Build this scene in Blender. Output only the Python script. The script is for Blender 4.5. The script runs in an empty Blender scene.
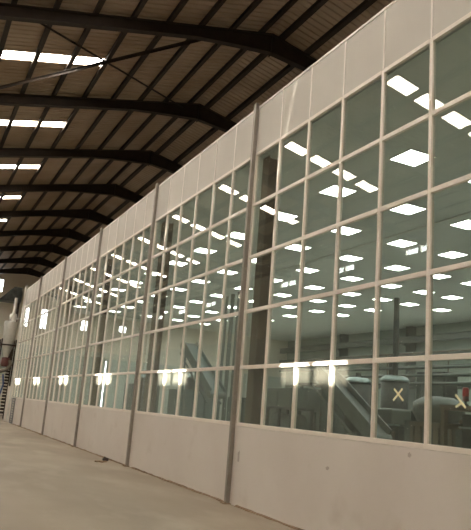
import bpy, bmesh, math, random
from mathutils import Vector, Matrix
random.seed(7)
C = bpy.context.scene.collection
sc = bpy.context.scene
PI = math.pi

# ------------------------------------------------------------------ materials
def nt(name):
    m = bpy.data.materials.new(name); m.use_nodes = True
    t = m.node_tree; t.nodes.clear()
    out = t.nodes.new('ShaderNodeOutputMaterial')
    return m, t, out

def surf(name, col, rough=.6, metal=0., col2=None, scale=6., detail=6., stretch=(1, 1, 1), bump=0., bscale=40.,
         col3=None, s3=1.2, spec=.4, thr=(.35, .65), thr3=(.55, .75)):
    m, t, out = nt(name)
    b = t.nodes.new('ShaderNodeBsdfPrincipled')
    b.inputs['Roughness'].default_value = rough; b.inputs['Metallic'].default_value = metal
    b.inputs['Specular IOR Level'].default_value = spec
    t.links.new(b.outputs[0], out.inputs[0])
    tc = t.nodes.new('ShaderNodeTexCoord'); mp = t.nodes.new('ShaderNodeMapping')
    mp.inputs['Scale'].default_value = stretch
    t.links.new(tc.outputs['Object'], mp.inputs[0])
    def noise(s, d=detail):
        n = t.nodes.new('ShaderNodeTexNoise'); n.inputs['Scale'].default_value = s; n.inputs['Detail'].default_value = d
        t.links.new(mp.outputs[0], n.inputs['Vector']); return n
    def mixc(fac, a, bcol):
        x = t.nodes.new('ShaderNodeMix'); x.data_type = 'RGBA'
        t.links.new(fac, x.inputs[0])
        if isinstance(a, tuple): x.inputs[6].default_value = (*a, 1)
        else: t.links.new(a, x.inputs[6])
        x.inputs[7].default_value = (*bcol, 1)
        return x.outputs[2]
    def ramp(n, lo, hi):
        r = t.nodes.new('ShaderNodeMapRange'); r.inputs[1].default_value = lo; r.inputs[2].default_value = hi
        t.links.new(n.outputs[0], r.inputs[0]); return r.outputs[0]
    c = col
    if col2: c = mixc(ramp(noise(scale), *thr), col, col2)
    if col3: c = mixc(ramp(noise(s3, 8.), *thr3), c, col3)
    if isinstance(c, tuple): b.inputs['Base Color'].default_value = (*c, 1)
    else: t.links.new(c, b.inputs['Base Color'])
    if bump:
        bp = t.nodes.new('ShaderNodeBump'); bp.inputs['Strength'].default_value = bump; bp.inputs['Distance'].default_value = .01
        t.links.new(noise(bscale).outputs[0], bp.inputs['Height']); t.links.new(bp.outputs[0], b.inputs['Normal'])
    return m

def emis(name, col, strength, col2=None, scale=1.5):
    m, t, out = nt(name)
    e = t.nodes.new('ShaderNodeEmission'); e.inputs[1].default_value = strength; e.inputs[0].default_value = (*col, 1)
    t.links.new(e.outputs[0], out.inputs[0])
    if col2:
        tc = t.nodes.new('ShaderNodeTexCoord'); n = t.nodes.new('ShaderNodeTexNoise'); n.inputs['Scale'].default_value = scale
        t.links.new(tc.outputs['Object'], n.inputs['Vector'])
        r = t.nodes.new('ShaderNodeMapRange'); r.inputs[1].default_value = .5; r.inputs[2].default_value = .7
        t.links.new(n.outputs[0], r.inputs[0])
        x = t.nodes.new('ShaderNodeMix'); x.data_type = 'RGBA'; x.inputs[6].default_value = (*col, 1); x.inputs[7].default_value = (*col2, 1)
        t.links.new(r.outputs[0], x.inputs[0]); t.links.new(x.outputs[2], e.inputs[0])
    return m

def glass(name, tint, dust, dustcol=(.8, .74, .62)):
    """Clear float glass: Schlick reflection per face, tinted straight transmission, a little dust."""
    m, t, out = nt(name)
    N = t.nodes.new
    g = N('ShaderNodeNewGeometry'); d = N('ShaderNodeVectorMath'); d.operation = 'DOT_PRODUCT'
    t.links.new(g.outputs['Normal'], d.inputs[0]); t.links.new(g.outputs['Incoming'], d.inputs[1])
    def mth(op, a, b=None):
        n = N('ShaderNodeMath'); n.operation = op
        for i, v in enumerate((a, b)):
            if v is None: continue
            if isinstance(v, (int, float)): n.inputs[i].default_value = v
            else: t.links.new(v, n.inputs[i])
        return n.outputs[0]
    a = mth('ABSOLUTE', d.outputs['Value']); s = mth('SUBTRACT', 1., a); p5 = mth('POWER', s, 5.)
    fr = mth('ADD', mth('MULTIPLY', p5, .957), .043)
    tr = N('ShaderNodeBsdfTransparent'); tr.inputs[0].default_value = (*tint, 1)
    gl = N('ShaderNodeBsdfGlossy'); gl.inputs['Roughness'].default_value = 0.0; gl.inputs[0].default_value = (1, 1, 1, 1)
    mx = N('ShaderNodeMixShader'); t.links.new(fr, mx.inputs[0]); t.links.new(tr.outputs[0], mx.inputs[1]); t.links.new(gl.outputs[0], mx.inputs[2])
    res = mx.outputs[0]
    if dust:
        df = N('ShaderNodeBsdfDiffuse'); df.inputs[0].default_value = (*dustcol, 1)
        tc = N('ShaderNodeTexCoord'); no = N('ShaderNodeTexNoise'); no.inputs['Scale'].default_value = 1.3; no.inputs['Detail'].default_value = 5
        t.links.new(tc.outputs['Object'], no.inputs['Vector'])
        f = mth('MINIMUM', mth('DIVIDE', mth('MULTIPLY', no.outputs[0], dust * 2), mth('MAXIMUM', a, .02)), .3)   # a thin dust layer covers more at a glancing view
        m2 = N('ShaderNodeMixShader'); t.links.new(f, m2.inputs[0]); t.links.new(res, m2.inputs[1]); t.links.new(df.outputs[0], m2.inputs[2])
        res = m2.outputs[0]
    t.links.new(res, out.inputs[0])
    return m

M = {}
M['frame'] = surf('cream powder coated aluminium', (.80, .73, .645), .40, 0, (.76, .69, .605), 3., spec=.5)
M['clad'] = surf('cream cladding sheet', (.54, .51, .455), .68, 0, (.51, .48, .425), .8, spec=.2, bump=.03, bscale=3)
M['joint'] = surf('white joint strip', (.80, .75, .68), .4)
M['plaster'] = surf('white painted plaster', (.69, .635, .575), .75, 0, (.65, .59, .53), .7, 8., col3=(.58, .515, .45), s3=1.5,
                    thr3=(.6, .8), bump=.15, bscale=25)
M['post'] = surf('grey brown steel post', (.315, .28, .24), .42, .25, (.26, .23, .195), 5.)
M['stain'] = surf('dark smear', (.46, .40, .345), .8)
M['floor'] = surf('dusty concrete', (.285, .238, .18), .62, 0, (.215, .177, .132), .55, 9., stretch=(1, .45, 1), col3=(.335, .285, .22), s3=.9,
                  thr3=(.5, .75), bump=.12, bscale=18, spec=.35)
M['dust'] = surf('brown dust', (.22, .15, .09), .95, 0, (.28, .2, .13), 9.)
M['roof'] = surf('aged roof sheet', (.41, .31, .215), .55, .0, (.33, .235, .15), .5, 6., spec=.3)
M['steel'] = surf('dark brown steel', (.028, .020, .015), .6, .0, (.038, .026, .018), 3., spec=.25)
M['sky'] = emis('daylit skylight sheet', (1., .905, .815), 28., (1., .84, .58), 1.1)
M['led'] = emis('led diffuser', (.98, 1., .95), 21.)
M['glass'] = glass('tinted partition glass', (.83, .865, .835), .012)
M['clear'] = glass('clear window glass', (.96, .97, .97), .0)
M['ceil'] = surf('grey ceiling board', (.72, .73, .69), .8, 0, (.69, .70, .66), 1.5)
M['wall_green'] = surf('grey green painted wall', (.56, .60, .55), .7, 0, (.51, .55, .50), .7)
M['column'] = surf('brown painted steel', (.17, .135, .10), .55, .0, (.13, .10, .075), 3.)
M['wall_in'] = surf('pale interior wall', (.40, .44, .40), .7, 0, (.36, .40, .36), .8)
M['wall_hall'] = surf('beige hall wall', (.78, .72, .61), .8, 0, (.73, .67, .56), .6, bump=.1, bscale=8)
M['wall_grey'] = surf('grey sheet wall', (.27, .28, .27), .6, .2, (.23, .24, .23), .7)
M['inox'] = surf('stainless steel', (.30, .36, .35), .3, .8, (.25, .3, .29), 4.)
M['inox_dull'] = surf('dull stainless steel', (.155, .17, .155), .42, .4, (.12, .135, .12), 4.)
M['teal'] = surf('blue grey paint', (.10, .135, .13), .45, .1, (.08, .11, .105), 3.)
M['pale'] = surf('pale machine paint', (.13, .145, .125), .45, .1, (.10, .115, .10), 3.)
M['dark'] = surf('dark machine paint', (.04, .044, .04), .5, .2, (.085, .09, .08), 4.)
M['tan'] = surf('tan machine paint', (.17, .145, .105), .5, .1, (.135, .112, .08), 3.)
M['red'] = surf('red lens', (.42, .03, .025), .35)
M['maroon'] = surf('maroon motor paint', (.16, .06, .05), .45)
M['blue'] = surf('blue hose', (.05, .09, .22), .5)
M['tape'] = surf('yellow tape', (.80, .74, .48), .6)
M['alu'] = surf('bright galvanised steel', (.74, .72, .66), .35, .2, (.66, .64, .58), 5.)
M['lens'] = surf('green lens', (.05, .22, .08), .35)
M['cream_wall'] = surf('cream interior wall', (.80, .74, .64), .7, 0, (.76, .70, .60), .7)
M['bounce_floor'] = surf('pale grey bounce floor', (.50, .52, .48), .5, 0, (.45, .47, .43), .6)  # pale tone chosen to throw lamp light back up at the inner ceiling
M['door'] = surf('painted door leaf', (.30, .29, .25), .6, .1, (.26, .25, .21), 1.)

# ------------------------------------------------------------------ geometry helpers
class MB:
    def __init__(s): s.v = []; s.f = []; s.sm = []
    def add(s, vs, fs, smooth=False):
        o = len(s.v); s.v += [tuple(v) for v in vs]; s.f += [tuple(i + o for i in f) for f in fs]; s.sm += [smooth] * len(fs); return s
    def box(s, x0, x1, y0, y1, z0, z1):
        vs = [(x0, y0, z0), (x1, y0, z0), (x1, y1, z0), (x0, y1, z0), (x0, y0, z1), (x1, y0, z1), (x1, y1, z1), (x0, y1, z1)]
        return s.add(vs, [(0, 3, 2, 1), (4, 5, 6, 7), (0, 1, 5, 4), (1, 2, 6, 5), (2, 3, 7, 6), (3, 0, 4, 7)])
    def hexa(s, p):   # eight points, bottom ring then top ring
        return s.add(p, [(0, 3, 2, 1), (4, 5, 6, 7), (0, 1, 5, 4), (1, 2, 6, 5), (2, 3, 7, 6), (3, 0, 4, 7)])
    def bar(s, a, b, w, h, up=(0, 0, 1)):
        a = Vector(a); b = Vector(b); d = (b - a).normalized(); up = Vector(up)
        if abs(d.dot(up)) > .98: up = Vector((1, 0, 0))
        r = d.cross(up).normalized() * (w / 2); u = r.cross(d).normalized() * (h / 2)
        return s.hexa([a - r - u, a + r - u, b + r - u, b - r - u, a - r + u, a + r + u, b + r + u, b - r + u])
    def tube(s, path, r, n=12, cap=True):
        path = [Vector(q) for q in path]; rings = []; prev = None
        for i, q in enumerate(path):
            d = (path[min(i + 1, len(path) - 1)] - path[max(i - 1, 0)]).normalized()
            up = Vector((0, 0, 1)) if abs(d.z) < .9 else Vector((1, 0, 0))
            a = d.cross(up).normalized() if prev is None else (prev - d * prev.dot(d)).normalized()
            prev = a; b = d.cross(a)
            rr = r[i] if isinstance(r, (list, tuple)) else r
            rings.append([q + (a * math.cos(2 * PI * k / n) + b * math.sin(2 * PI * k / n)) * rr for k in range(n)])
        vs = [v for g in rings for v in g]; fs = []
        for i in range(len(rings) - 1):
            for k in range(n):
                fs.append((i * n + k, i * n + (k + 1) % n, (i + 1) * n + (k + 1) % n, (i + 1) * n + k))
        s.add(vs, fs, True)
        if cap: s.add(rings[0], [tuple(reversed(range(n)))]); s.add(rings[-1], [tuple(range(n))])
        return s
    def lathe(s, prof, c, n=28):
        vs = []; fs = []
        for r, z in prof:
            for k in range(n): vs.append((c[0] + r * math.cos(2 * PI * k / n), c[1] + r * math.sin(2 * PI * k / n), c[2] + z))
        for i in range(len(prof) - 1):
            for k in range(n): fs.append((i * n + k, i * n + (k + 1) % n, (i + 1) * n + (k + 1) % n, (i + 1) * n + k))
        return s.add(vs, fs, True)
    def build(s, name, mat, parent=None, loc=None):
        me = bpy.data.meshes.new(name); me.from_pydata(s.v, [], s.f); me.update()
        me.polygons.foreach_set('use_smooth', s.sm)
        bm = bmesh.new(); bm.from_mesh(me); bmesh.ops.recalc_face_normals(bm, faces=bm.faces); bm.to_mesh(me); bm.free()
        me.materials.append(mat if not isinstance(mat, str) else M[mat])
        o = bpy.data.objects.new(name, me); C.objects.link(o)
        if parent: o.parent = parent
        if loc: o.location = loc
        return o

def tag(o, label, cat, group=None, kind=None):
    o['label'] = label; o['category'] = cat
    if group: o['group'] = group
    if kind: o['kind'] = kind
    return o
def thing(name, label, cat, loc=(0, 0, 0), group=None):
    o = bpy.data.objects.new(name, None); C.objects.link(o); o.location = loc; o.empty_display_size = .2
    return tag(o, label, cat, group)
def structure(o): o['kind'] = 'structure'; return o
def holder(name, loc=(0, 0, 0)):
    o = bpy.data.objects.new(name, None); C.objects.link(o); o.location = loc; o['kind'] = 'structure'; return o
def copy_tree(o, parent=None, deep=True):
    c = o.copy(); C.objects.link(c)
    if parent: c.parent = parent
    if deep:
        for ch in list(o.children): copy_tree(ch, c)
    return c
def bevel(o, w=.01, seg=2):
    m = o.modifiers.new('bevel', 'BEVEL'); m.width = w; m.segments = seg; m.limit_method = 'ANGLE'; return o
ORD = ['', 'first', 'second', 'third', 'fourth', 'fifth', 'sixth', 'seventh', 'eighth', 'ninth', 'tenth', 'eleventh', 'twelfth', 'thirteenth',
       'fourteenth', 'fifteenth', 'sixteenth', 'seventeenth', 'eighteenth', 'nineteenth', 'twentieth', 'twenty-first', 'twenty-second']

# ------------------------------------------------------------------ dimensions (metres; glass wall is the plane x = 0)
Y0 = 11.08                                  # second visible-bay post
H = [1.386, 2.408, 3.45, 4.498, 5.547, 6.615, 7.669]
YA, YB, YE = -12., 68., 40.08               # near wall, far wall, end of the glazed wall
XL, XR = -15., 18.
RX, RZ, SL = 3.22, 13.55, .234
def top(x):                                 # top flange of the rafters
    if x < -10: return RZ - SL * (RX + 10) - 0.01 * (-10 - x)
    return RZ - SL * abs(x - RX)
PD = .16                                    # purlin depth
def sheet(x): return top(x) + PD + .035

# ------------------------------------------------------------------ floor and walls
f = structure(MB().box(XL - .3, XR + .3, YA - .3, YB + .3, -.2, 0).build('floor', 'floor'))

structure(MB().box(.12, XR, YA, YE - .02, 0, .003).build('floor', 'bounce_floor'))  # added pale layer over the inner floor, bounces light up to brighten the ceiling

def panel_wall(name, axis, at, th, u0, u1, z0, z1, holes, mat, extra=None):
    """a wall in the plane axis = at with rectangular openings, cut as a grid"""
    us = sorted({u0, u1, *[h[0] for h in holes], *[h[1] for h in holes]}); zs = sorted({z0, z1, *[h[2] for h in holes], *[h[3] for h in holes]})
    mb = MB()
    for i in range(len(us) - 1):
        for j in range(len(zs) - 1):
            cu, cz = (us[i] + us[i + 1]) / 2, (zs[j] + zs[j + 1]) / 2
            if any(h[0] < cu < h[1] and h[2] < cz < h[3] for h in holes): continue
            if axis == 'x': mb.box(at - th, at, us[i], us[i + 1], zs[j], zs[j + 1])
            else: mb.box(us[i], us[i + 1], at, at + th, zs[j], zs[j + 1])
    if extra: extra(mb)
    return structure(mb.build(name, mat))

WZ0, WZ1 = 9.5, 9.85
wins = [(5.4 + 6 * k - .95, 5.4 + 6 * k + .95, WZ0, WZ1) for k in range(-2, 11) if -11 < 5.4 + 6 * k < 62]
ZD = 6.4
panel_wall('wall_left', 'x', XL, .2, YA, YB, ZD, top(XL) + PD, wins, 'wall_hall')
panel_wall('wall_left', 'x', XL, .2, YA, YB, 0, ZD, [], 'wall_green')
wn = 1
def win_x(h, n):
    w = holder('window_%d' % n, (XL - .1, (h[0] + h[1]) / 2, h[2])); a = (h[1] - h[0]) / 2; b = h[3] - h[2]
    fr = MB()
    fr.box(-.05, .05, -a, a, 0, .03).box(-.05, .05, -a, a, b - .03, b).box(-.05, .05, -a, -a + .03, .03, b - .03).box(-.05, .05, a - .03, a, .03, b - .03)
    fr.box(-.05, .05, -.07, .07, .03, b - .03)
    fr.build('window_frame', 'alu', w)
    MB().box(-.004, .004, -a + .03, a - .03, .03, b - .03).build('pane', 'clear', w)
for h in wins:
    win_x(h, wn); wn += 1

# far wall: tall narrow windows high up and a pair of door leaves standing ajar
fw = [(-4.35, -3.65, 8.15, 10.05), (-6.2, -5.5, 8.15, 10.1), (-10.3, -9.65, 8.45, 9.5), (-14.5, -13.7, 8.75, 9.4), (.2, 1.5, 11.25, 12.5)]
fd = (-12.8, -10.0, 0, 5.6)
def gable(y):
    def g(mb):
        zz = 11.0 if y > 0 else 9.95
        xs = [XL - .2, -10, RX, XR + .2]
        pts = [(x, top(max(min(x, XR), XL)) + PD) for x in xs]
        n = len(pts)
        for i in range(n - 1):
            (xa, za), (xb, zb) = pts[i], pts[i + 1]
            mb.hexa([(xa, y, zz - .9), (xb, y, zz - .9), (xb, y + .2, zz - .9), (xa, y + .2, zz - .9), (xa, y, za), (xb, y, zb), (xb, y + .2, zb), (xa, y + .2, za)])
    return g
panel_wall('wall_far', 'y', YB, .2, XL - .2, XR + .2, ZD, 10.1, fw[:4], 'wall_hall')
panel_wall('wall_far', 'y', YB, .2, XL - .2, XR + .2, 0, ZD, [fd], 'wall_green')
def gable_far(mb):
    xs = [XL - .2, -10, .2, 1.5, RX, XR + .2]
    for i in range(len(xs) - 1):
        xa, xb = xs[i], xs[i + 1]; za, zb = [top(max(min(q, XR), XL)) + PD for q in (xa, xb)]
        for lo, hi in (((None, 11.25), (12.5, None)) if abs(xa - .2) < .01 else ((None, None),)):
            l = 10.1 if lo is None else lo
            ha, hb = (za, zb) if hi is None else (hi, hi)
            mb.hexa([(xa, YB, min(l, ha)), (xb, YB, min(l, hb)), (xb, YB + .2, min(l, hb)), (xa, YB + .2, min(l, ha)), (xa, YB, ha), (xb, YB, hb), (xb, YB + .2, hb), (xa, YB + .2, ha)])
mb = MB(); gable_far(mb); structure(mb.build('wall_far', 'wall_hall'))
panel_wall('wall_near', 'y', YA - .2, .2, XL - .2, XR + .2, 0, 9.95 - .9, [], 'wall_hall', gable(YA - .2))
structure(MB().box(XR, XR + .2, YA, YB, 0, top(XR) + PD).build('wall_right', 'wall_in'))
structure(MB().box(.12, XR, YE - .02, YE + .16, 4.1, H[6] - .02).build('wall_end', 'cream_wall'))
structure(MB().box(.12, XR, YE - .02, YE + .16, 0, 4.1).build('wall_end', 'wall_green'))
for h in fw:
    w = holder('window_%d' % wn, ((h[0] + h[1]) / 2, YB + .1, h[2])); wn += 1
    a = (h[1] - h[0]) / 2; b = h[3] - h[2]; fr = MB()
    fr.box(-a, a, -.05, .05, 0, .03).box(-a, a, -.05, .05, b - .03, b).box(-a, -a + .03, -.05, .05, .03, b - .03).box(a - .03, a, -.05, .05, .03, b - .03)
    k = max(1, round(b / .45))
    for i in range(1, k): fr.box(-a + .03, a - .03, -.02, .02, b * i / k - .012, b * i / k + .012)
    fr.build('window_frame', 'alu', w)
    MB().box(-a + .03, a - .03, -.004, .004, .03, b - .03).build('pane', 'clear', w)
d = holder('door_1', ((fd[0] + fd[1]) / 2, YB, 0))
for s in (-1, 1):
    lf = MB().box(min(s * .01, s * (1.29 if s > 0 else 1.24)), max(s * .01, s * (1.29 if s > 0 else 1.24)), -.1, -.03, .02, 5.9).build('door_leaf', 'door', d)
    hb = MB(); hb.tube([(s * .12, -.1, 1.0), (s * .12, -.15, 1.0), (s * .12, -.15, 1.4), (s * .12, -.1, 1.4)], .014, 8); hb.build('door_handle', 'alu', lf)

# inner room ceiling with its daylight-white panels
structure(MB().box(.12, XR, YA, YE - .02, H[5] + .02, H[5] + .08).build('ceiling', 'ceil'))
COND = [(5.66, 5.72)]
structure(MB().box(5.75, 5.80, 6., 34., H[5] - .005, H[5] + .02).build('trim_1', 'joint'))

xs = [2.5, 4.52, 6.46, 8.37, 10.15, 11.75, 13.2, 15.0]
proto = None
for j in range(13):   # rows run away from the camera
    y = 6.85 + 2.5 * j
    for i, x in enumerate(xs):
        if j == 0 and i < 2: continue
        if (x > 14 and y > 24) or (x > 13 and y > 29) or (x > 11 and y > 33): continue
        lab = 'square white ceiling light behind the glass, %s row from glass, %s from near end' % (ORD[i + 1], ORD[j + 1])
        if proto is None:
            r = thing('ceiling_light', lab, 'ceiling light', (x, y, H[5] + .02), 'square light panels in the inner ceiling')
            a = .30; fr = MB()
            fr.box(-a - .02, a + .02, -a - .02, -a, -.018, 0).box(-a - .02, a + .02, a, a + .02, -.018, 0).box(-a - .02, -a, -a, a, -.018, 0).box(a, a + .02, -a, a, -.018, 0)
            fr.build('light_frame', 'joint', r)
            MB().box(-a, a, -a, a, -.012, -.002).build('diffuser', 'led', r)
            proto = r
        else:
            r = copy_tree(proto); r.location = (x, y, H[5] + .02); r['label'] = lab

# ------------------------------------------------------------------ glazed partition: low wall, six bays, posts
structure(MB().box(-.03, .12, -6.92, YE, 0, H[0] - .035).build('wall_low', 'plaster'))
bays = []
k = -3
edges = [Y0 + 6 * k for k in range(-3, 5)] + [YE]
for b in range(len(edges) - 1):
    ya, yb = edges[b], edges[b + 1]; n = round(yb - ya)
    w = holder('window_%d' % wn, (0, ya, 0)); wn += 1
    tall = yb - ya
    gl = MB()
    for i in range(n):
        for l in range(5):
            gl.box(-.004, .004, i + .031, i + .969, H[l] + .031, H[l + 1] - .031)
    gl.build('glass', 'glass', w)
    for i in range(n + 1):
        wd = .03 if 0 < i < n else .045
        c = i if 0 < i < n else (wd if i == 0 else tall - wd)
        bevel(MB().box(-.032, .032, c - wd, c + wd, H[0] - .03, H[5] + .03).build('mullion', 'frame', w), .004, 1)
    for l in range(6):
        hh = .033 if l else .03
        mb = MB()
        for i in range(n): mb.box(-.036, .030, i + (.03 if i else .09), i + (.97 if i < n - 1 else .91), H[l] - hh, H[l] + hh)
        bevel(mb.build('transom', 'frame', w), .004, 1)
    for i in range(n):
        bevel(MB().box(-.022, .022, i + .016, i + .984, H[5] + .035, H[6] - .04).build('cladding_panel', 'clad', w), .004, 1)
    jt = MB()
    for i in range(1, n): jt.box(-.03, .02, i - .0155, i + .0155, H[5] + .034, H[6] - .04)
    jt.box(-.034, .034, 0, tall, H[6] - .04, H[6])
    jt.build('joint_strip', 'joint', w)

POSTL = {-1: 'steel post at the glazed wall nearest the camera, beyond the right edge of the photo',
         0: 'tall grey-brown steel post on the glazed wall near the middle of the photo',
         1: 'grey-brown steel post on the glazed wall, second post from the camera',
         2: 'thin grey-brown steel post on the glazed wall, third post from the camera',
         3: 'thin steel post on the glazed wall, fourth post from the camera',
         4: 'small distant steel post on the glazed wall, fifth post from the camera'}
for k in range(-1, 5):
    r = thing('steel_post', POSTL[k], 'post', (-.036, Y0 + 6 * k, 0), 'steel posts along the glazed wall')
    pm = MB()     # open channel with its back to the room
    pm.box(-.075, 0, -.042, -.034, .012, H[6] + .05).box(-.075, 0, .034, .042, .012, H[6] + .05).box(-.075, -.067, -.034, .034, .012, H[6] + .05)
    bevel(pm.build('shaft', 'post', r), .003, 1)
    MB().box(-.13, 0.004, -.09, .09, 0, .012).build('base_plate', 'dust', r)
    bl = MB()
    for s in (-1, 1): bl.tube([(-.1, s * .065, .012), (-.1, s * .065, .04)], .011, 6)
    bl.build('anchor_bolt', 'dust', r)

COLL = ['', 'nearest', 'second', 'third', 'fourth', 'fifth', 'sixth']
for k in range(0, 5):
    y = Y0 + 6 * k - .02
    o = MB()
    o.box(.22, .235, y - .13, y + .13, 0, H[5] + .018).box(.465, .48, y - .13, y + .13, 0, H[5] + .018).box(.235, .465, y - .007, y + .007, 0, H[5] + .018)
    tag(o.build('steel_column', 'column'), 'brown steel column behind the glass beside a wall post, %s from the camera' % COLL[k + 1], 'column', group='brown columns just behind the glass')

# dust along the foot of the low wall
mb = MB(); n = 140; pts = []
for i in range(n + 1):
    y = 5. + (YE - 5.) * i / n; wv = .035 + .05 * random.random()
    pts.append((-.03 - wv, y, .002)); pts.append((-.031, y, .012 + .02 * random.random())); pts.append((-.031, y, .0))
fs = []
for i in range(n):
    ym = 5. + (YE - 5.) * (i + .5) / n
    if abs((ym - Y0 + 3) % 6 - 3) < .26 or ym > 37.9: continue
    a = 3 * i; fs += [(a, a + 3, a + 4, a + 1), (a + 2, a + 1, a + 4, a + 5), (a, a + 2, a + 5, a + 3)]
mb.add(pts, fs, True)
tag(mb.build('dust_line', 'dust'), 'brown dust gathered along the foot of the low white wall', 'dust', kind='stuff')
for (y0, nm) in ((Y0, 'second'), (Y0 + 6, 'third'), (Y0 + 12, 'fourth')): pass

def lump(name, c, s, mat, seed, label, cat, parts=None):
    rnd = random.Random(seed); bm = bmesh.new(); bmesh.ops.create_icosphere(bm, subdivisions=3, radius=1)
    for v in bm.verts:
        q = 1 + .35 * math.sin(5 * v.co.x + seed) * math.cos(4 * v.co.y) + .12 * (rnd.random() - .5)
        v.co = Vector((v.co.x * s[0] * q, v.co.y * s[1] * q, max(v.co.z * s[2] * q, -s[2] * .5)))
    me = bpy.data.meshes.new(name); bm.to_mesh(me); bm.free()
    for p in me.polygons: p.use_smooth = True
    me.materials.append(M[mat]); o = bpy.data.objects.new(name, me); C.objects.link(o); o.location = (c[0], c[1], s[2] * .5)
    return tag(o, label, cat) if label else o
rb = thing('rubble', 'small dark clod with loose brown soil on the floor by the low wall', 'rubble', (-.33, 18.3, 0))
a = lump('clod', (.03, .05, 0), (.07, .1, .07), 'steel', 3, None, None); a.parent = rb
a = lump('loose_soil', (-.16, -.25, 0), (.17, .16, .022), 'dust', 5, None, None); a.parent = rb

# smears on the low wall
for (y, z, w, h, lb) in ((10.83, .83, .05, .12, 'dark upright smear on the low white wall right of the middle post'),
                         (8.05, .93, .05, .03, 'small dark scuff on the low white wall under the bright sun streak'),
                         (6.35, 1.27, .035, .03, 'small scuff high on the low white wall below the first yellow cross')):
    rnd = random.Random(int(y * 100)); n = 18; vs = [(-.0315, y, z)]
    for i in range(n):
        q = .6 + .5 * rnd.random(); vs.append((-.0315, y + w * q * math.cos(2 * PI * i / n), z + h * q * math.sin(2 * PI * i / n)))
    vs2 = [(-.0298, v[1], v[2]) for v in vs[1:]]
    fs = [(0, i + 1, (i + 1) % n + 1) for i in range(n)] + [(i + 1, n + 1 + i, n + 1 + (i + 1) % n, (i + 1) % n + 1) for i in range(n)]
    tag(MB().add(vs + vs2, fs).build('wall_smear', 'stain'), lb, 'stain', 'smears on the low wall')

# yellow tape crosses stuck on the glass
def cross(name, arms, label):
    r = thing(name, label, 'tape', (-.0055, arms[0][0][0], arms[0][0][1]), 'yellow tape crosses on the glass')
    for i, ((ya, za), (yb, zb)) in enumerate(arms):
        x = -.0008 * i
        MB().bar((x, ya - arms[0][0][0], za - arms[0][0][1]), (x, yb - arms[0][0][0], zb - arms[0][0][1]), .0012, .028, up=(0, -(zb - za), (yb - ya))).build('tape_strip', 'tape', r)
cross('tape_cross', [((6.69, 2.045), (6.51, 1.90)), ((6.70, 1.90), (6.53, 2.045))], 'yellow tape cross on the glass in the bottom row, complete one on the left')
cross('tape_cross', [((5.64, 1.985), (5.485, 1.845)), ((5.55, 1.895), (5.635, 1.85))], 'yellow tape mark like a broken cross near the right edge, on the bottom glass')

# ------------------------------------------------------------------ roof: rafters, purlins, sheets, skylights, braces
def beam_mesh(pts, fw=.22, tf=.02, tw=.012):
    """tapered I beam in the plane y = 0; pts = [(x, ztop, zbottom)]"""
    mb = MB()
    for i in range(len(pts) - 1):
        (xa, ta, ba), (xb, tb, bb) = pts[i], pts[i + 1]
        for (y0, y1, za0, za1, zb0, zb1) in ((-fw / 2, fw / 2, ta - tf, ta, tb - tf, tb), (-fw / 2, fw / 2, ba, ba + tf, bb, bb + tf), (-tw / 2, tw / 2, ba + tf, ta - tf, bb + tf, tb - tf)):
            mb.hexa([(xa, y0, za0), (xb, y0, zb0), (xb, y1, zb0), (xa, y1, za0), (xa, y0, za1), (xb, y0, zb1), (xb, y1, zb1), (xa, y1, za1)])
    return mb
def dep(x):
    u = abs(x - RX)
    return .38 + max(0, .34 * (1 - u / 2.6)) ** 1.15 if u < 2.6 else .38
rp = None; vis = 0
for k in range(-3, 10):
    y = Y0 + 6 * k
    lab = 'dark steel roof rafter, %s from the camera among those in view' % ORD[k] if k >= 1 else 'dark steel roof rafter overhead, %s behind the first one in view' % ORD[1 - k]
    if rp is None:
        rp = thing('roof_rafter', lab, 'rafter', (0, y, 0), 'roof rafters')
        L = [XL + .02, -10, -6, -2, 0, .62, 1.3, 2., 2.7, RX - .012]
        beam_mesh([(x, top(x), top(x) - dep(x)) for x in L]).build('rafter_beam', 'steel', rp)
        Rr = [RX + .012, 3.74, 4.44, 5.14, 5.82, 8, 12, XR - .02]
        beam_mesh([(x, top(x), top(x) - dep(x)) for x in Rr]).build('rafter_beam', 'steel', rp)
        MB().box(RX - .012, RX + .012, -.11, .11, RZ - .74, RZ - .004).build('ridge_plate', 'steel', rp)
    else:
        r = copy_tree(rp); r.location = (0, y, 0); r['label'] = lab

px = [2.86, 1.83, .80, -.24, -1.33, -2.42, -3.51, -4.60, -5.69, -6.78, -7.87, -8.96, -10.05, -11.14, -12.23, -13.32, -14.41]
pr = [3.58, 4.55, 5.6, 6.7, 7.8]
def purlin(x, lab):
    z = top(x); s = SL if x < RX else -SL
    if x < -10: s = .01
    mb = MB(); t_ = .012; w = .14
    # C channel lying on the rafters
    def sl(dx): return s * dx
    for (d0, d1, z0, z1) in ((-w / 2, -w / 2 + t_, 0, PD), (-w / 2 + t_, w / 2, 0, t_), (-w / 2 + t_, w / 2, PD - t_, PD), (w / 2 - t_, w / 2, t_, .03)):
        mb.hexa([(d0, YA, z0 + sl(d0)), (d1, YA, z0 + sl(d1)), (d1, YB, z0 + sl(d1)), (d0, YB, z0 + sl(d0)), (d0, YA, z1 + sl(d0)), (d1, YA, z1 + sl(d1)), (d1, YB, z1 + sl(d1)), (d0, YB, z1 + sl(d0))])
    tag(mb.build('roof_purlin', 'steel', None, (x, 0, z + .001)), lab, 'purlin', 'roof purlins')
for i, x in enumerate(px): purlin(x, 'long dark roof purlin under the roof sheets, %s one left of the ridge' % ORD[i + 1])
for i, x in enumerate(pr): purlin(x, 'long dark roof purlin under the roof sheets, %s one right of the ridge' % ORD[i + 1])

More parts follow.
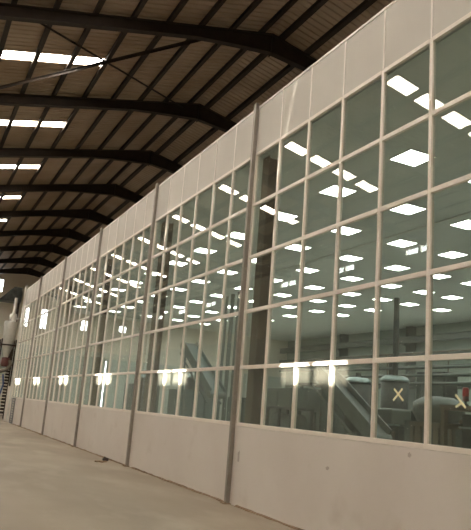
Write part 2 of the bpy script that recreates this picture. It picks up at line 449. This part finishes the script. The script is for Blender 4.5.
SKX0, SKX1 = -10.0, -1.34
sky_y = [20.04 + 6 * k for k in range(-5, 8)]
def roof_piece(mb, xs_, ya, yb):
    """corrugated sheet: ribs run down the slope"""
    pitch = .25; prof = [(0, 0), (.09, 0), (.115, .035), (.135, .035), (.16, 0)]
    ys = []
    i0 = math.floor(ya / pitch)
    for i in range(i0, math.ceil(yb / pitch) + 1):
        for (u, h) in prof:
            y = i * pitch + u
            if ya < y < yb: ys.append((y, h))
    ys = [(ya, 0)] + ys + [(yb, 0)]
    n = len(ys); vs = []; fs = []
    for x in xs_:
        for (y, h) in ys: vs.append((x, y, sheet(x) - .035 + h))
    for i in range(len(xs_) - 1):
        for j in range(n - 1): fs.append((i * n + j, i * n + j + 1, (i + 1) * n + j + 1, (i + 1) * n + j))
    mb.add(vs, fs)
SW = .58
mb = MB(); roof_piece(mb, [XL - .25, SKX0], YA - .2, YB + .2); structure(mb.build('ceiling', 'roof'))
mb = MB(); roof_piece(mb, [SKX1, RX], YA - .2, YB + .2); structure(mb.build('ceiling', 'roof'))
segs = []; y = YA - .2
for s in sky_y: segs.append((y, s)); y = s + SW
segs.append((y, YB + .2))
for a, b in segs:
    mb = MB(); roof_piece(mb, [SKX0, SKX1], a, b); structure(mb.build('ceiling', 'roof'))
mb = MB(); roof_piece(mb, [RX, XR + .25], YA - .2, YB + .2); structure(mb.build('ceiling', 'roof'))
mb = MB(); z = sheet(RX)
mb.add([(RX - .3, YA, z - .07 + .045), (RX, YA, z + .045), (RX + .3, YA, z - .07 + .045), (RX - .3, YB, z - .07 + .045), (RX, YB, z + .045), (RX + .3, YB, z - .07 + .045)], [(0, 1, 4, 3), (1, 2, 5, 4)])
structure(mb.build('trim_2', 'roof'))
nv = 0
for s in sky_y:
    kk = round((s - 20.04) / 6)
    lab = 'glowing skylight strip across the left roof slope, %s from the camera in view' % ORD[kk + 1] if kk >= 0 else 'glowing skylight strip in the left roof slope overhead, %s before those in view' % ORD[-kk]
    mb = MB(); za, zb = sheet(SKX0) - .02, sheet(SKX1) - .02
    mb.hexa([(SKX0, s, za), (SKX1, s, zb), (SKX1, s + SW, zb), (SKX0, s + SW, za), (SKX0, s, za + .006), (SKX1, s, zb + .006), (SKX1, s + SW, zb + .006), (SKX0, s + SW, za + .006)])
    tag(mb.build('skylight', 'sky'), lab, 'skylight', 'skylights in the left roof slope')

def brace(a, b, w, lab):
    za, zb = top(a[0]) - .2, top(b[0]) - .2
    mb = MB(); A = Vector((a[0], a[1], za)); B = Vector((b[0], b[1], zb))
    mb.bar(A, B, w, .012); mb.bar(A + Vector((0, 0, -w / 2)), B + Vector((0, 0, -w / 2)), .012, w)
    tag(mb.build('roof_brace', 'steel'), lab, 'brace', 'diagonal roof braces')
brace((-5.4, 22.95), (1.15, 17.2), .10, 'thick diagonal steel brace rising rightwards below the nearest skylight')
brace((-4.1, 17.2), (2.5, 22.95), .05, 'thin diagonal steel brace crossing in front of the nearest skylight')

# ------------------------------------------------------------------ things behind the glass
def incline(name, lab, x, a, b, w, mat, grp=None):
    """inclined conveyor: trough, side rails, end drums, legs; a, b = (y, z)"""
    r = thing(name, lab, 'conveyor', (x, a[0], 0), grp)
    A = Vector((0, 0, a[1])); B = Vector((0, b[0] - a[0], b[1])); d = (B - A).normalized(); up = d.cross(Vector((1, 0, 0))); up = up if up.z > 0 else -up
    MB().bar(A, B, w, .20, up=up).build('trough', mat, r)
    for s in (-1, 1):
        o = Vector((s * (w / 2 + .02), 0, 0)) + up * .06
        MB().bar(A + o, B + o, .03, .36, up=up).build('side_rail', mat, r)
        o = Vector((s * (w / 2 + .02), 0, 0)) - up * .34
        MB().bar(A + o, B + o, .04, .06, up=up).build('lower_rail', mat, r)
    for q in (A, B):
        MB().tube([q + Vector((-w / 2 - .06, 0, 0)), q + Vector((w / 2 + .06, 0, 0))], .12, 16).build('drum', 'inox_dull', r)
    for t_ in (.12, .88):
        q = A.lerp(B, t_)
        for s in (-1, 1):
            MB().box(s * (w / 2) - .03, s * (w / 2) + .03, q.y - .03, q.y + .03, 0, q.z - .1).build('leg', mat, r)
    return r
incline('inclined_conveyor', 'pale grey inclined conveyor sloping down rightwards behind the bright sun streak', 4., (14.3, 2.69), (12.0, 1.26), .42, 'inox_dull')
incline('inclined_conveyor', 'blue-grey inclined conveyor behind the glass between the second and the middle post', 4.2, (24.2, 3.95), (21.2, 2.1), .5, 'teal')

def vessel(name, lab, c, r_, ztop, zbot, mat='inox', grp=None, neck=.14):
    t_ = thing(name, lab, 'vessel', (c[0], c[1], 0), grp)
    h = ztop - .26 * r_ * 1.6
    MB().lathe([(0, zbot - .4 * r_), (r_ * .35, zbot - .35 * r_), (r_, zbot), (r_, h), (r_, h)], (0, 0, 0)).build('shell', 'dark', t_)
    MB().lathe([(r_ * 1.05, h), (r_ * 1.05, h + .04), (r_ * .96, h + .10), (r_ * .75, h + .26 * r_ + .06), (r_ * .4, ztop - .01), (.08, ztop), (0, ztop)], (0, 0, 0)).build('domed_lid', mat, t_)
    MB().tube([(0, 0, ztop - .02), (0, 0, ztop + neck)], .075, 14).build('agitator_neck', 'dark', t_)
    for k in range(4):
        a = PI / 4 + k * PI / 2
        MB().tube([(r_ * .85 * math.cos(a), r_ * .85 * math.sin(a), 0), (r_ * .85 * math.cos(a), r_ * .85 * math.sin(a), zbot + .15)], .045, 10).build('leg', 'inox_dull', t_)
    return t_
vessel('steel_vessel', 'shiny domed steel vessel behind the glass right above the left yellow cross', (6, 13.95), .36, 2.83, 1.3, neck=2.1)
vessel('steel_vessel', 'domed steel vessel behind the glass above the lower end of the pale conveyor', (6.0, 15.55), .36, 2.8, 1.3)
vessel('steel_vessel', 'domed steel vessel in the bay between the second and third posts', (6.2, 27.6), .6, 3.1, 1.4)
vessel('steel_vessel', 'domed steel vessel deep behind the glass beyond the third post', (6.0, 34.2), .65, 3.2, 1.4)

def cabinet(name, lab, x0, x1, y0, y1, h, mat, cat='cabinet', doors=2, legs=.12):
    t_ = thing(name, lab, cat, ((x0 + x1) / 2, (y0 + y1) / 2, 0)); a, b = (x1 - x0) / 2, (y1 - y0) / 2
    bevel(MB().box(-a, a, -b, b, legs, h).build('body', mat, t_), .015)
    for i in range(doors):
        u0 = -b + .04 + i * (2 * b - .04) / doors; u1 = u0 + (2 * b - .04) / doors - .04
        dr = bevel(MB().box(-a - .02, -a + .002, u0, u1, legs + .06, h - .06).build('door', 'pale' if 'control' in name else mat, t_), .006, 1)
        MB().box(-a - .045, -a - .018, u1 - .1, u1 - .06, h * .55, h * .55 + .16).build('handle', 'inox', dr)
    for s in (-1, 1):
        for q in (-1, 1): MB().box(s * (a - .06) - .03, s * (a - .06) + .03, q * (b - .06) - .03, q * (b - .06) + .03, 0, legs).build('foot', 'dark', t_)
    return t_
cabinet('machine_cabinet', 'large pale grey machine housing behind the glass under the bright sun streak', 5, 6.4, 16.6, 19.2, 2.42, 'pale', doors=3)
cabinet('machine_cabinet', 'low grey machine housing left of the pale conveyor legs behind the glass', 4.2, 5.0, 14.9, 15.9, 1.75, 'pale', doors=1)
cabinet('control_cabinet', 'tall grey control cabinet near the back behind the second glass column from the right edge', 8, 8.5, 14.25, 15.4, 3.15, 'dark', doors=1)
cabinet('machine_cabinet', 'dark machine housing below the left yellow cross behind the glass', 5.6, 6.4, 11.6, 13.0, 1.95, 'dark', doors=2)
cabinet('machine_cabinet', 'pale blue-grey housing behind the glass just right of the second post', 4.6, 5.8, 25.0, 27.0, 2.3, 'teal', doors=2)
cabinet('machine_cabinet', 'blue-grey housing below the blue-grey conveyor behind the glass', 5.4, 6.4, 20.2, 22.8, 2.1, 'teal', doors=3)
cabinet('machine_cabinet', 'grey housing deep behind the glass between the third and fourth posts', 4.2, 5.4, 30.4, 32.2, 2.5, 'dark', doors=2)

# hopper machine left of the right-hand packing machine
t_ = thing('hopper_machine', 'grey rounded hopper machine behind the glass between the two yellow crosses', 'machine', (4.2, 10.3, 0))
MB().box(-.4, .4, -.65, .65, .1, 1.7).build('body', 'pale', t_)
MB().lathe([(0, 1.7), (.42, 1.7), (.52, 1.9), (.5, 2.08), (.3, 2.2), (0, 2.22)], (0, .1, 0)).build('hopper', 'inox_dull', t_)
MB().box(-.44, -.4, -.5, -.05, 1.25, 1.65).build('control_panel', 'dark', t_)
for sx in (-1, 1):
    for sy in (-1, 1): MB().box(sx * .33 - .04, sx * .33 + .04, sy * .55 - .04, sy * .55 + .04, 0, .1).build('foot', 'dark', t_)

# tan packing machine at the right edge
t_ = thing('packing_machine', 'tan framed packing machine with shelves behind the glass at the right edge', 'machine', (3.0, 7.75, 0))
for sx in (-.45, .45):
    for sy in (-1.15, -.3, .75, 1.5): MB().box(sx - .04, sx + .04, sy - .04, sy + .04, 0, 1.90 if sy < 1 else 1.6).build('frame_post', 'tan', t_)
MB().box(-.5, .5, -1.2, .8, 1.90, 1.98).build('top_plate', 'tan', t_)
MB().box(-.5, .5, .8, 1.55, 1.60, 1.68).build('side_table', 'tan', t_)
MB().box(-.5, .5, -1.1, .7, 1.2, 1.25).build('shelf', 'dark', t_)
MB().box(-.58, -.3, -1.0, .3, 1.62, 1.65).build('tray', 'inox', t_)
MB().box(-.2, .4, -.9, .6, 1.25, 1.85).build('gear_housing', 'dark', t_)
for i in range(4): MB().tube([(-.34, -.85 + .34 * i, 1.76), (-.2, -.85 + .34 * i, 1.76)], .07, 14).build('roller', 'inox_dull', t_)
for i in range(3): MB().box(-.49, -.44, .85 + i * .22, .97 + i * .22, .9, 1.62).build('guard_slat', 'tan', t_)
MB().bar((.25, .5, 1.95), (.25, 1.1, 1.72), .06, .06).build('chute', 'tan', t_)
t_ = thing('signal_tower', 'red topped signal tower standing on the tan machine at the right edge', 'signal light', (2.62, 8.1, 1.984))
MB().lathe([(0, 0), (.05, 0), (.05, .02), (.02, .03), (.02, .07)], (0, 0, 0), 16).build('stem', 'dark', t_)
MB().lathe([(.052, .07), (.052, .15), (0, .15)], (0, 0, 0), 18).build('dark_lens', 'maroon', t_)
MB().lathe([(.052, .15), (.052, .27), (.04, .29), (0, .29)], (0, 0, 0), 18).build('red_lens', 'red', t_)

# vertical pipes, ceiling-high
for i, y in enumerate((25.35, 26.0, 26.65)):
    o = MB(); o.tube([(6.8, y, 0), (6.8, y, H[5] + .018)], .09, 14)
    tag(o.build('riser_pipe', 'inox_dull'), 'upright steel pipe behind the glass near the second post, %s of three' % ('right-hand', 'middle', 'left-hand')[i], 'pipe', 'three upright pipes')
# back wall: columns, crane rail, pipes, tie bar
for i, y in enumerate((9., 15., 21., 27., 33.)):
    o = MB().box(17.55, 17.99, y - .15, y - .13, 0, H[5] + .018).box(17.55, 17.99, y + .13, y + .15, 0, H[5] + .018).box(17.76, 17.78, y - .13, y + .13, 0, H[5] + .018)
    tag(o.build('wall_column', 'wall_grey'), 'grey steel column against the far back wall behind the glass, %s from the right' % ORD[i + 1], 'column', 'columns on the back wall')
o = MB().box(17.2, 17.5, 5, 39.9, 5.72, 5.75).box(17.2, 17.5, 5, 39.9, 6.0, 6.03).box(17.33, 17.37, 5, 39.9, 5.75, 6.0)
for y in (9., 15., 21., 27., 33.): o.box(17.25, 17.56, y - .1, y + .1, 5.6, 5.72)
tag(o.build('crane_rail', 'wall_grey'), 'long grey rail beam along the back wall behind the glass, just below the ceiling', 'beam')
for i, (z, r_) in enumerate(((5.15, .10), (4.5, .06))):
    o = MB(); o.tube([(17.4, 5, z), (17.4, 39.9, z)], r_, 12)
    tag(o.build('wall_pipe', 'pale' if i else 'wall_grey'), ('thick grey' if i == 0 else 'thin pale') + ' pipe running along the back wall behind the glass', 'pipe', 'pipes along the back wall')
t_ = thing('pipe_rack', 'dark pipe rack with pale pipes behind the glass above the machine line', 'pipe rack', (7.4, 14, 0))
for y in (-5, -1.6, 1.8, 5.2):
    MB().box(-.06, .06, y - .06, y + .06, 0, 3.4).build('rack_post', 'dark', t_)
MB().box(-.06, .06, -5.06, 5.26, 3.4, 3.5).build('rack_beam', 'dark', t_)
for i in range(3): MB().tube([(-.12 - .0 * i, -5.4, 2.75 + .22 * i), (-.12, 5.6, 2.75 + .22 * i)], .045, 10).build('rack_pipe', 'inox_dull' if i != 1 else 'pale', t_)
for i, y in enumerate((-3.2, .3, 3.6)): MB().tube([(-.12, y, 2.75), (-.2, y, 2.4), (-.2, y, 1.2)], .035, 10).build('drop_pipe', 'inox_dull', t_)
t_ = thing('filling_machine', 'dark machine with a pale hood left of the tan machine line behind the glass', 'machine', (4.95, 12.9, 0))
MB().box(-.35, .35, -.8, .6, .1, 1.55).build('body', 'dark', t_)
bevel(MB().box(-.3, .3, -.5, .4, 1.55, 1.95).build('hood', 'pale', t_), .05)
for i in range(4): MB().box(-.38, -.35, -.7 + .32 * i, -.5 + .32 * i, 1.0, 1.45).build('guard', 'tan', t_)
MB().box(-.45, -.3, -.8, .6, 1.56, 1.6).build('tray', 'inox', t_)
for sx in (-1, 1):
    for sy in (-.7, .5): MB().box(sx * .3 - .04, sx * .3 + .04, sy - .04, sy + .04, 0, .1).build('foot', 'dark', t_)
t_ = thing('mixing_machine', 'low dark machine frame behind the glass under the left end of the bright streak', 'machine', (3.4, 14.9, 0))
for sx in (-.3, .3):
    for sy in (-.6, 0, .6): MB().box(sx - .03, sx + .03, sy - .03, sy + .03, 0, 1.75).build('frame_post', 'dark', t_)
MB().box(-.34, .34, -.65, .65, 1.75, 1.8).build('top_plate', 'dark', t_)
MB().tube([(0, -.55, 1.45), (0, .55, 1.45)], .2, 18).build('drum', 'inox_dull', t_)
# overhead duct lower in the room, in front of the machines
o = thing('work_platform', 'dark steel platform frame behind the glass above the tan machine line', 'platform', (10.5, 16, 0))
MB().box(-.7, .7, -6, 9, 2.9, 3.02).build('deck', 'dark', o)
for y in (-5.8, -1, 4, 8.8):
    for s in (-.62, .62): MB().box(s - .05, s + .05, y - .05, y + .05, 0, 2.9).build('leg', 'dark', o)
for s in (-.68,):
    for z in (3.5, 4.0): MB().tube([(s, -6, z), (s, 9, z)], .025, 8).build('handrail', 'tan', o)
    for y in range(-6, 10, 3): MB().tube([(s, y, 3.02), (s, y, 4.0)], .025, 8).build('handrail_post', 'tan', o)

# ------------------------------------------------------------------ left edge: plant beyond the end of the glazed wall
t_ = thing('dust_collector', 'silver cyclone dust collector with a pipe on top at the left edge', 'dust collector', (-.16, 44., 0))
MB().lathe([(.12, 3.75), (.33, 4.5), (.36, 4.55), (.40, 5.95), (.40, 6.0), (.36, 6.06), (.0, 6.12)], (0, 0, 0), 28).build('body', 'alu', t_)
MB().lathe([(.0, 6.08), (.22, 6.1), (.24, 6.4), (.2, 6.55), (0, 6.6)], (.08, 0, 0), 22).build('cap', 'alu', t_)
MB().tube([(.08, 0, 6.5), (.1, 0, 6.9), (.1, 0, 7.6)], .10, 12).build('exhaust_pipe', 'alu', t_)
MB().tube([(.3, -.1, 6.25), (.5, -.1, 6.35), (.62, -.1, 6.1), (.62, -.1, 5.0)], .07, 12).build('elbow_duct', 'alu', t_)
for s in (-.42, .42):
    for q in (-.42, .42): MB().box(s - .035, s + .035, q - .035, q + .035, 0, 4.9).build('leg', 'steel', t_)
MB().box(-.46, .46, -.46, .46, 4.5, 4.58).build('ring_frame', 'steel', t_)
MB().lathe([(0, 3.2), (.2, 3.2), (.24, 3.35), (.24, 3.75), (0, 3.8)], (0, 0, 0), 20).build('motor', 'maroon', t_)
MB().tube([(.25, -.2, 3.6), (.3, -.25, 3.3), (.1, -.3, 3.0), (-.3, -.3, 2.85)], .11, 12).build('curved_duct', 'tan', t_)
MB().tube([(-.08, -.5, 2.7), (.02, -.5, 2.1), (-.15, -.5, 1.2), (-.2, -.5, 0.04)], .05, 10).build('hose', 'blue', t_)

t_ = thing('steel_stair', 'dark open steel stair behind the dust collector at the left edge', 'stair', (.5, 45.6, 0))
for i in range(15):
    MB().box(-1., 1., i * .26, i * .26 + .25, .2 + .21 * i, .25 + .21 * i).build('tread', 'wall_hall', t_)
for s in (-1.03, 1.03): MB().bar((s, 0, .1), (s, 3.9, 3.3), .05, .25).build('stringer', 'steel', t_)
for s in (-1.03, 1.03): MB().bar((s, 0, 1.1), (s, 3.9, 4.3), .04, .04).build('handrail', 'steel', t_)
for s in (-1.03, 1.03):
    for q in (.1, 3.8): MB().box(s - .02, s + .02, q - .02, q + .02, 0 if q < 1 else 0, 1.1 + q * .8).build('rail_post', 'steel', t_)

t_ = thing('canopy', 'dark sheet canopy high at the left edge above the dust collector', 'canopy', (0, 0, 0))
MB().hexa([(-.4, 51.2, 8.3), (1.2, 51.2, 8.3), (1.2, 52.6, 8.3), (-.4, 52.6, 8.3), (.6, 51.2, 9.4), (1.2, 51.2, 9.4), (1.2, 52.6, 9.4), (.6, 52.6, 9.4)]).build('hood', 'dark', t_)
for q in ((1.1, 51.4), (1.1, 52.4)): MB().box(q[0] - .1, q[0] + .05, q[1] - .05, q[1] + .05, 0, 8.3).build('support', 'steel', t_)

t_ = thing('corner_post', 'pale slim post at the far left end of the glazed wall', 'post', (-.05, YE + .1, 0))
MB().box(-.06, .06, -.06, .06, .01, H[6] + .25).build('shaft', 'alu', t_)
MB().box(-.1, .1, -.1, .1, 0, .01).build('base_plate', 'dust', t_)
t_ = thing('louvre_panel', 'narrow grey louvred panel leaning on the far end of the low wall', 'louvre', (-.07, 38.6, 0))
MB().box(-.02, .02, -.5, -.45, 0, 1.35).box(-.02, .02, .45, .5, 0, 1.35).box(-.02, .02, -.45, .45, 0, .06).box(-.02, .02, -.45, .45, 1.29, 1.35).build('louvre_frame', 'wall_grey', t_)
for i in range(9): MB().bar((0, -.45, .13 + i * .13), (0, .45, .13 + i * .13), .05, .03).build('slat', 'wall_grey', t_)
t_ = thing('board', 'white board leaning upright beside the far end of the low wall', 'board', (-.02, 41.2, 0))
MB().hexa([(-.1, -.02, 0), (.05, -.02, 0), (.05, .03, 0), (-.1, .03, 0), (-.1, .10, 2.0), (.05, .10, 2.0), (.05, .15, 2.0), (-.1, .15, 2.0)]).build('sheet', 'joint', t_)

# ------------------------------------------------------------------ light
w = bpy.data.worlds.new('World'); sc.world = w; w.use_nodes = True
bg = w.node_tree.nodes['Background']; bg.inputs[0].default_value = (.95, .98, 1., 1); bg.inputs[1].default_value = 16.
sun = bpy.data.lights.new('sun', 'SUN'); sun.energy = 80.; sun.color = (1, .93, .8); sun.angle = math.radians(.5)
so = bpy.data.objects.new('sun', sun); C.objects.link(so)
dirv = Vector((15., 3.2, -7.38)); so.rotation_euler = dirv.to_track_quat('-Z', 'Y').to_euler(); so.location = (-30, -5, 25)

# ------------------------------------------------------------------ camera
F, yaw, pitch, roll, dd, hc = 657.68, .442414, .217069, .079045, 5.51835, 1.62294
cy, sy, cp, sp = math.cos(yaw), math.sin(yaw), math.cos(pitch), math.sin(pitch)
fv = Vector((sy * cp, cy * cp, sp)); rv = Vector((cy, -sy, 0)); uv = rv.cross(fv)
r2 = rv * math.cos(roll) + uv * math.sin(roll); u2 = -rv * math.sin(roll) + uv * math.cos(roll)
cam = bpy.data.cameras.new('camera'); co = bpy.data.objects.new('camera', cam); C.objects.link(co)
mx = Matrix((( r2.x, u2.x, -fv.x, -dd), (r2.y, u2.y, -fv.y, 0), (r2.z, u2.z, -fv.z, hc), (0, 0, 0, 1)))
co.matrix_world = mx
cam.sensor_fit = 'VERTICAL'; cam.sensor_height = 24; cam.lens = 24 * F / 530; cam.clip_end = 300; cam.clip_start = .05
sc.camera = co

sc.view_settings.view_transform = 'Standard'; sc.view_settings.look = 'None'; sc.view_settings.gamma = 1; sc.view_settings.exposure = 0
sc.view_settings.use_curve_mapping = False
cy_ = sc.cycles
cy_.use_denoising = True; cy_.max_bounces = 10; cy_.diffuse_bounces = 5; cy_.glossy_bounces = 5; cy_.transparent_max_bounces = 24
cy_.sample_clamp_indirect = 12.
